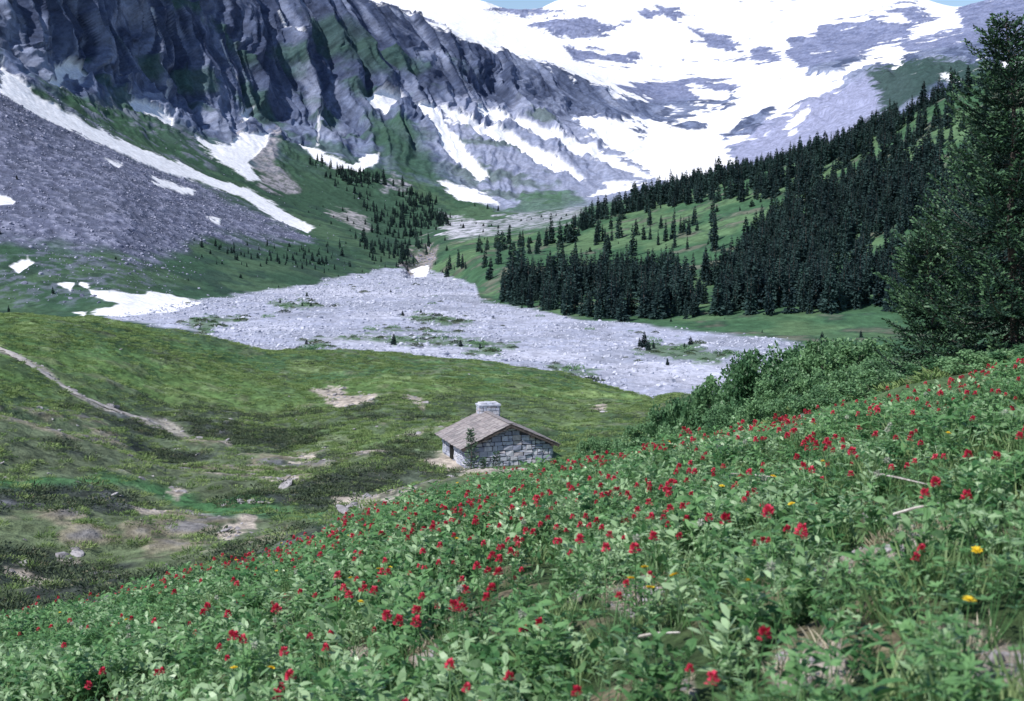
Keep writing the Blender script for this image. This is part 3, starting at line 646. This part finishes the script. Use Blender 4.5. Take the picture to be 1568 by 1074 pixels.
instancer('meadow_plants',q,np.stack([r.normal(0,.12,n),r.normal(0,.12,n),r.random(n)*6.28],1),np.stack([s,s,s],1),ix,HP)
n=900;q,i,j=scatter(n,lo,hi,FD[lo:hi]*(gp[lo:hi]<3.1)[:,None]+.03,-100,1690,71);s=r.uniform(.25,.6,n)
instancer('dry_grass_tufts',q,np.stack([r.normal(0,.5,n),r.normal(0,.5,n),r.random(n)*6.28],1),np.stack([s,s,s*.8],1),np.zeros(n,int),[gtuft('a_straw',44,m_straw,26,.3)])
n=420;q,i,j=scatter(n,lo,hi,FD[lo:hi]*(gp[lo:hi]<3.1)[:,None],-100,1690,72);s=np.clip(r.lognormal(-3.6,.6,n),.012,.09)
instancer('pebbles',q,r.random((n,3))*6.28,np.stack([s,s,s*.7],1),r.integers(0,3,n),[rock('pebble_%d'%k,k+32,m_rock3) for k in range(3)])
# flowers
n=1150
fl=fbm(B[lo:hi],1.6,3,off=90)
D=sst(.38,.60,fl)*(1-.9*FD[lo:hi])*(.18+1.0*sst(980,790,V[lo:hi])*1.0+.5*sst(2.75,2.98,gp[lo:hi])[:,None])*(1.0-.35*sst(1000,1400,U[lo:hi]))+.06
D=D*(gp[lo:hi]<3.12)[:,None]
q,i,j=scatter(n,lo,hi,D,-60,1620,33)
spots=[(758,975),(712,1000),(702,1005),(733,996),(600,1028),(612,1024),(628,1030),(645,1022),(650,865),(737,908),(735,915),(790,915),(880,910),(972,933),(1225,700),(1215,690),(1208,708),(1222,716),(1240,704),(1196,698),(1256,745),(1283,757),(1245,775),(1450,640),(1532,645),(1530,790),(1472,845),(1072,868),(1092,900),(1000,920),(488,900),(508,865),(522,970),(515,964),(435,1025),(360,1055),(378,1052),(505,852),(250,905),(330,870),(1204,910),(870,800),(928,812),(1130,665),(1060,760),(1340,660),(1385,680),(1065,690),(310,995),(345,990),(350,940),(262,945)]
qs=np.array([locate(a,b_+26,gidx[2],gidx[3]+2) for a,b_ in spots]);q=np.concatenate([q,qs]);n=len(q)
s=np.concatenate([r.uniform(.62,1.0,n-len(qs)),r.uniform(.95,1.2,len(qs))])
instancer('paintbrush_flowers',q,np.stack([r.normal(0,.1,n),r.normal(0,.1,n),r.random(n)*6.28],1),np.stack([s*1.1,s*1.1,s*.95],1),r.integers(0,3,n),[brush('a_brush',1,1),brush('b_brush',2,2),brush('c_brush',5,1)])
q,i,j=scatter(70,lo,hi,D*0+.4*(gp[lo:hi]<3.1)[:,None]+0*D,-60,1620,35)
sy=[(1228,828),(1067,965),(993,990),(1435,1045),(1155,990),(575,912),(960,968),(690,862),(1100,783),(1172,770),(545,925)]
qs=np.array([locate(a,b_+26,gidx[2],gidx[3]+2) for a,b_ in sy]);q=np.concatenate([q[:34],qs]);n=len(q)
instancer('yellow_flowers',q,np.stack([r.normal(0,.2,n),r.normal(0,.2,n),r.random(n)*6.28],1),np.full((n,3),.95),r.integers(0,1,n)*0,[daisy('a_daisy',1)])
q,i,j=scatter(60,lo,hi,0*D+.4*(gp[lo:hi]<3.1)[:,None],-60,1620,36)
instancer('seed_head_flowers',q,np.stack([r.normal(0,.1,60),r.normal(0,.1,60),r.random(60)*6.28],1),np.full((60,3),.8),np.zeros(60,int),[fluff('a_fluff',1)])
for (u1,v1,u2,v2) in [(1330,760,1430,795),(580,960,620,1000),(1120,755,1180,770),(1370,835,1440,830),(900,690,925,700),(970,1035,1040,1040),(205,890,180,870)]:
    a=locate(u1,v1,gidx[2],gidx[3]+2);b_=locate(u2,v2,gidx[2],gidx[3]+2)
    mb=MB();z=np.array([0,0,.17]);mid_=(np.array(a)+np.array(b_))/2+z*.9+[0,.02,0]
    mb.tube([np.array(a)+z*.8,mid_,np.array(b_)+z],[.007,.006,.003],0,5);mb.obj('dead_stick',[m_dry])
print('meadow',time.time()-T0)
# ---------------- trail
def ribbon(name,pts,width,lo,hi,mat,lift=.05):
    A=np.array(pts,float);tt=np.linspace(0,len(A)-1,90);uu=np.interp(tt,range(len(A)),A[:,0]);vv_=np.interp(tt,range(len(A)),A[:,1])
    p=[np.array(locate(a,b_,lo,hi)) for a,b_ in zip(uu,vv_)];p=np.array(p);p=smooth1(p,2.0,0)
    mb=MB();vs=[]
    for k in range(len(p)):
        t=p[min(k+1,len(p)-1)]-p[max(k-1,0)];t[2]=0;t/=np.linalg.norm(t)+1e-9;tap=min(1,(len(p)-k)/18)
        sd=np.array([-t[1],t[0],0])*width*tap*(.5+.18*math.sin(k*1.7)+.1*math.sin(k*.6))
        for s_2 in(-1,0,1):
            q_=p[k]+sd*s_2;
            uu_,_=project(q_[0],q_[1],q_[2]);g_=ground_at(uu_,q_[1]);vs.append((q_[0],q_[1],g_[2]+lift*(1 if s_2==0 else .4)))
    fs=[]
    for k in range(len(p)-1):
        for c in range(2): fs.append((k*3+c,k*3+c+1,(k+1)*3+c+1,(k+1)*3+c))
    mb.add(vs,fs);return mb.obj(name,[mat],smooth=True)
m_trail=simple('trail_dust',(.34,.31,.29),(.50,.47,.45),1.5)
ribbon('trail',[(-60,520),(12,540),(60,570),(110,603),(180,632),(250,655)],.85,gidx[4]+8,gidx[7],m_trail,.2)
# ---------------- stone hut
th=math.radians(17);W=5.6;Ld=5.8;EH=1.40;RS=1.25
hut=bpy.data.objects.new('stone_hut',None);sc.collection.objects.link(hut);hut.location=(hx,hy,hz-.02);hut.rotation_euler=(0,0,th)
m_mortar=simple('mortar',(.07,.07,.085),(.15,.15,.18),6)
m_st=[simple('wall_stone_%d'%k,tuple(c*.85 for c in cc),tuple(c*1.2 for c in cc),5,bump=.6,bd=.03) for k,cc in enumerate([(.48,.50,.58),(.39,.41,.50),(.56,.56,.62),(.27,.29,.38),(.47,.44,.47)])]
m_shake=[simple('roof_shake_%d'%k,tuple(c*.8 for c in cc),tuple(c*1.1 for c in cc),6,bump=.5,bd=.01) for k,cc in enumerate([(.33,.29,.29),(.27,.245,.25),(.38,.345,.34),(.24,.22,.225)])]
m_log=simple('weathered_log',(.06,.05,.05),(.13,.11,.10),7)
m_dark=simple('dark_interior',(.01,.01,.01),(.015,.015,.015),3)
I3=np.eye(3)
mb=MB();e=.06
def prism(mb,x0,x1,y0,y1,z0,eh,rise,m=0):
    xm=(x0+x1)/2
    v=[(x0,y0,z0),(x1,y0,z0),(x1,y0,eh),(xm,y0,eh+rise),(x0,y0,eh),(x0,y1,z0),(x1,y1,z0),(x1,y1,eh),(xm,y1,eh+rise),(x0,y1,eh)]
    mb.add(v,[(0,1,2,3,4),(9,8,7,6,5),(0,5,6,1),(1,6,7,2),(2,7,8,3),(3,8,9,4),(4,9,5,0)],m)
prism(mb,e,W-e,e,Ld-e,-.8,EH-.04,RS-.03);mb.obj('wall_core',[m_mortar],parent=hut)
def stones(mb,L,topf,org,ax,nrm,seed,skip=None):
    rr=random.Random(seed);z=-.7;ax=np.array(ax,float);nrm=np.array(nrm,float)
    R=np.stack([ax,-nrm,np.array([0,0,1.])],1)
    while z<EH+RS:
        hgt=rr.uniform(.22,.40);x=-.02-rr.uniform(0,.1)
        while x<L:
            w_=rr.uniform(.22,.66);x1=min(x+w_,L+.03);xa=max(x,-.03);xc=(xa+x1)/2;ww=x1-xa
            if ww>.09:
                tz=min(topf(xa+.04),topf(x1-.04))-.05
                hh=min(hgt,tz-z)
                parts=[(z,hh)]
                if hh>.26 and rr.random()<.35: s_=rr.uniform(.35,.65)*hh;parts=[(z,s_),(z+s_,hh-s_)]
                for zz,h2_ in parts:
                    if h2_>.06 and not(skip and skip(xc,zz)):
                        c=np.array(org)+ax*xc+np.array([0,0,zz+h2_/2])+nrm*(rr.uniform(-.02,.05)-.03)
                        mb.box(c,R,(ww-.045,.18,h2_-.045),rr.choice([0,0,1,1,2,3,4]),.028,rr)
            x+=w_
        z+=hgt
mb=MB()
gab=lambda x:EH+RS*(1-abs(x-W/2)/(W/2))
stones(mb,W,gab,(0,0,0),(1,0,0),(0,-1,0),1)
stones(mb,W,gab,(W,Ld,0),(-1,0,0),(0,1,0),2)
door=lambda x,z_:abs(x-Ld*.42)<.42 and z_<1.3
stones(mb,Ld,lambda x:EH,(0,Ld,0),(0,-1,0),(-1,0,0),3,door)
stones(mb,Ld,lambda x:EH,(W,0,0),(0,1,0),(1,0,0),4)
o=mb.obj('wall_stones',m_st,parent=hut);bv=o.modifiers.new('b','BEVEL');bv.width=.035;bv.segments=2
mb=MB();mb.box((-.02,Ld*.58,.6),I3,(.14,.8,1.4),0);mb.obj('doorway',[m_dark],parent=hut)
sl=math.atan2(RS,W/2);ov=.42;og=.38;SL=(W/2)/math.cos(sl)+ov
for side,nm in((-1,'roof_left'),(1,'roof_right')):
    mb=MB();dx=np.array([side*math.cos(sl),0,-math.sin(sl)]);ny=np.array([side*math.sin(sl),0,math.cos(sl)])
    R=np.stack([dx,np.array([0,1.,0])*1,ny],1)
    ridge=np.array([W/2,0,EH+RS+.03])
    c=ridge+dx*SL/2+np.array([0,Ld/2,0])+ny*.02;mb.box(c,R,(SL,Ld+2*og-.04,.06),4)
    rr=random.Random(5+side);nco=9;step=SL/nco
    for k in range(nco):
        y=-og-rr.uniform(0,.05)
        while y<Ld+og:
            w_=rr.uniform(.12,.3);y1=min(y+w_,Ld+og+.02)
            cc=ridge+dx*(k*step+step*.62+rr.uniform(-.02,.03))+np.array([0,(y+y1)/2,0])+ny*(.075+rr.uniform(0,.015))
            t_=.055;R2=np.stack([norm(dx+ny*t_),np.array([0,1.,0]),norm(ny-dx*t_)],1)
            mb.box(cc,R2,(step*1.25,max(y1-y-.012,.03),.028),rr.choice([0,0,1,2,3]),.004,rr);y+=w_
    mb.obj(nm,m_shake+[m_log],parent=hut)
mb=MB()
mb.box((W/2,Ld/2,EH+RS+.13),I3,(.30,Ld+2*og,.05),0,.01);mb.obj('ridge_cap',[m_shake[1]],parent=hut)
mb=MB()
for x_,z_ in[(W/2,EH+RS-.12),(W*.25,EH+RS/2-.12),(W*.75,EH+RS/2-.12),(.08,EH-.08),(W-.08,EH-.08)]:
    mb.tube([[x_,-og+.02,z_],[x_,Ld+og-.02,z_]],[.11,.11],0,9)
for side in(-1,1):
    dx=np.array([side*math.cos(sl),0,-math.sin(sl)])
    for y_ in(-og+.03,Ld+og-.03):
        a=np.array([W/2,y_,EH+RS-.03]);R=np.stack([dx,np.array([0,1.,0]),np.cross(dx,[0,1.,0])],1);mb.box(a+dx*SL/2,R,(SL-.02,.07,.13),0)
mb.obj('rafters_and_purlins',[m_log],parent=hut)
mb=MB();cx_=W/2+.25;cw=1.3;cd=.8;cy_=Ld-.1;cz0=EH+RS-.9;cz1=EH+RS+.42
mb.box((cx_,cy_,(cz0+cz1)/2),I3,(cw-.12,cd-.12,cz1-cz0),5)
rr=random.Random(8);z=cz0
while z<cz1-.05:
    hgt=rr.uniform(.16,.26)
    for (ox,oy,ax,L_) in[(-cw/2,-cd/2,(1,0),cw),(cw/2,-cd/2,(0,1),cd),(cw/2,cd/2,(-1,0),cw),(-cw/2,cd/2,(0,-1),cd)]:
        x=0
        while x<L_-.05:
            w_=min(rr.uniform(.2,.5),L_-x);px=ox+ax[0]*(x+w_/2);py=oy+ax[1]*(x+w_/2)
            sz=(w_-.03,.14,hgt-.03) if ax[0] else (.14,w_-.03,hgt-.03)
            mb.box((cx_+px,cy_+py,z+hgt/2),I3,sz,rr.choice([0,1,2,4]),.015,rr);x+=w_
    z+=hgt
mb.box((cx_,cy_,cz1+.09),I3,(cw+.22,cd+.2,.11),0,.02,rr)
for dx_ in(-.42,.0,.42): mb.box((cx_+dx_,cy_,cz1+.20),I3,(.38,.7,.12),rr.choice([0,2]),.03,rr)
o=mb.obj('chimney',m_st+[m_mortar],parent=hut);bv=o.modifiers.new('b','BEVEL');bv.width=.025;bv.segments=2
# ---------------- firs
def make_fir(name,loc,H,R,seed,sp_wh=.40,nb=8,base=.04,tw=.09,needle=.07,lean=(0,0),dens=1.0,prof=.8,wfac=.45,tipt=.8):
    r=np.random.default_rng(seed);mb=MB()
    lx,ly=lean
    def tr(z): t=z/H;return np.array([lx*t*t+.06*math.sin(z*1.3),ly*t*t,z])
    zs=np.linspace(-.4,H,16);mb.tube([tr(z) for z in zs],[max(.014*H*(1-max(z,0)/H)**.8,.008)+.004 for z in zs],1,8)
    Bp=[];Bd=[];Bl=[];Bm=[]
    z=base*H
    while z<H*.985:
        t=z/H;n_=max(5,int(nb*(1-.25*t)+r.integers(-1,2)));a0=r.random()*6.28
        for k in range(n_):
            a=a0+k*6.283/n_+r.normal()*.2
            L_=R*((1-t)**prof)*r.uniform(.45,1.22)+.12
            rise=-.30+.85*t+r.normal()*.07;zz=z+r.normal()*sp_wh*.14
            hd=np.array([math.cos(a),math.sin(a),0]);o=tr(zz);pts=[]
            m_=max(4,int(L_/.16))
            for s_ in np.linspace(0,1,m_): pts.append(o+hd*L_*s_+np.array([0,0,1])*L_*(rise*s_-.20*math.sin(s_*3.14)*(1-t)+.22*s_*s_))
            pts=np.array(pts);mb.tube(pts,np.linspace(.012*(L_+.3),.003,m_),1,3)
            side=np.array([-hd[1],hd[0],0])
            ns=int(L_/tw*dens)+3
            for s_ in np.linspace(.12,1,ns):
                i_=s_*(m_-1);k0=min(int(i_),m_-2);p=pts[k0]+(pts[k0+1]-pts[k0])*(i_-k0);fd_=pts[k0+1]-pts[k0];fd_=fd_/np.linalg.norm(fd_)
                tl=min(.55,.62*L_)*(1.08-s_*.8)*r.uniform(.6,1.3)
                for sg in(-1,1):
                    td=fd_*.8+side*sg*.8+np.array([0,0,r.normal()*.06-.14]);td/=np.linalg.norm(td)
                    nn=max(3,int(tl/.030*dens))
                    q_=np.linspace(0,1,nn)[:,None];bp_=p+td*tl*q_
                    dd=td*1.2+norm(r.normal(size=(nn,3)))*.65+np.array([0,0,.22])
                    Bp.append(bp_);Bd.append(dd);Bl.append(needle*r.uniform(.7,1.25,nn));Bm.append((q_[:,0]*.5+s_*.6+r.normal(size=nn)*.12>tipt).astype(int)*2)
        z+=sp_wh*(1-.40*t)*r.uniform(.75,1.25)
    Bp=np.concatenate(Bp);Bd=np.concatenate(Bd);Bl=np.concatenate(Bl);Bm=np.concatenate(Bm)
    mb.diamonds(Bp,Bd,Bl,Bl*wfac,Bm.tolist(),r)
    o=mb.obj(name,[m_fir,m_bark,m_fir2]);o.location=loc;print(name,len(mb.f));return o
g0=ground_at(1552,31)
make_fir('fir_tree',g0-Vector((0,0,.2)),(ray(1535.,10.,31.)[2]-g0.z),2.9,11,sp_wh=.42,lean=(-.35,0),prof=.76,nb=11,needle=.09,wfac=.5,tw=.10,tipt=.72)
g1=ground_at(1425,33);make_fir('fir_tree',g1,(ray(1400.,340.,33.)[2]-g1.z),1.45,12,sp_wh=.30,prof=.65,nb=10,lean=(-.2,0),needle=.085,wfac=.5,tipt=.66)
g2=ground_at(1690,29);make_fir('fir_tree',g2,6.0,2.0,13,prof=.8,dens=.7,needle=.11,wfac=.5)
for (u_,v_,Y_,h_) in[(719,740,81.5,2.6),(757,745,80.5,1.2),(737,742,80.5,.9)]:
    p=ground_at(u_,Y_);make_fir('young_fir',p,h_,h_*.15,int(u_),sp_wh=.24,nb=5,tw=.18,needle=.12,dens=.5,prof=.8,wfac=.4)
# ---------------- shrubs
def shrub_mesh(seed,nleaf=7000,leaf=.075):
    r=np.random.default_rng(seed);mb=MB()
    nb_=30;cl_=[]
    for k in range(nb_):
        a=r.random()*6.28;e_=math.acos(r.uniform(.0,1));rad=r.uniform(.35,1.08);c=np.array([math.cos(a)*math.sin(e_)*rad,math.sin(a)*math.sin(e_)*rad,math.cos(e_)*rad*.85+.08]);cl_.append((c,r.uniform(.13,.28)))
        mb.tube([[c[0]*.05,c[1]*.05,-.2],c*.55+[0,0,.03],c],[.014,.008,.003],1,4)
    for c,s_ in cl_:
        n_=nleaf//nb_;p=c+norm(r.normal(size=(n_,3)))*(s_*r.random(n_)**.33)[:,None]*np.array([1,1,.8]);p[:,2]=np.maximum(p[:,2],-.05)
        d=r.normal(size=(n_,3))+[0,0,-.1];d[:,2]*=.6;mb.diamonds(p,d,leaf*r.uniform(.6,1.2,n_),leaf*.62*r.uniform(.7,1.2,n_),0,r)
    return mb.obj('shrub_proto',[m_shrub,m_bark],link=False).data
SM=[shrub_mesh(k,6000,.088) for k in range(4)]
SH=[(985,650,60,1.6),(1030,606,52,1.7),(1075,572,46,1.9),(1115,560,44,1.7),(1150,545,42,1.7),(1190,528,42,1.9),(1250,512,42,1.9),(1290,500,40,1.9),(1330,520,39,1.8),(1365,545,36,1.5),
 (950,662,62,1.3),(1040,640,40,1.2),(1105,620,34,1.3),(1170,600,31,1.2),(1235,588,30,1.2),(1290,578,30,1.1),(1345,566,28,1.2),(1460,560,28,1.2),(1530,545,27,1.3),(1620,530,26,1.4),(905,672,66,1.2),(1205,560,36,1.4),(1270,548,35,1.3)]
for k,(u_,vt,Y_,w_) in enumerate(SH):
    p=ground_at(u_,Y_);topz=ray(float(u_),float(vt),float(Y_))[2];h_=max(topz-p.z,.5)
    o=bpy.data.objects.new('shrub',SM[k%4]);sc.collection.objects.link(o);o.location=p-Vector((0,0,.05));o.scale=(w_*.72,w_*.72,h_*.98);o.rotation_euler=(0,0,k*1.9)
print('veg',time.time()-T0)
# ---------------- light
S=Vector((-.50,-.42,.76)).normalized()
w=bpy.data.worlds.new('World');sc.world=w;w.use_nodes=True;t=w.node_tree
bg=t.nodes['Background'];sky=t.nodes.new('ShaderNodeTexSky');sky.sky_type='NISHITA';sky.sun_disc=False
sky.sun_elevation=math.asin(S.z);sky.sun_rotation=math.atan2(S.x,S.y);sky.altitude=1500;sky.air_density=1.0;sky.dust_density=.8
t.links.new(sky.outputs[0],bg.inputs[0]);bg.inputs[1].default_value=.14
ld=bpy.data.lights.new('sun','SUN');ld.energy=4.9;ld.angle=math.radians(.5);ld.color=(1,.965,.93)
lo_=bpy.data.objects.new('sun',ld);sc.collection.objects.link(lo_);lo_.rotation_euler=S.to_track_quat('Z','Y').to_euler();lo_.location=(0,0,200)
# ---------------- camera
cd_=bpy.data.cameras.new('camera');cam=bpy.data.objects.new('camera',cd_);sc.collection.objects.link(cam)
cam.location=(0,0,CAMZ);cam.rotation_euler=(math.pi/2-PT,0,0);cd_.sensor_width=36;cd_.lens=36*F/1568;cd_.clip_start=.1;cd_.clip_end=60000
cd_.dof.use_dof=True;cd_.dof.focus_distance=70;cd_.dof.aperture_fstop=6.3
sc.camera=cam
sc.view_settings.view_transform='Standard';sc.view_settings.look='None';sc.view_settings.exposure=0
print('done',time.time()-T0)
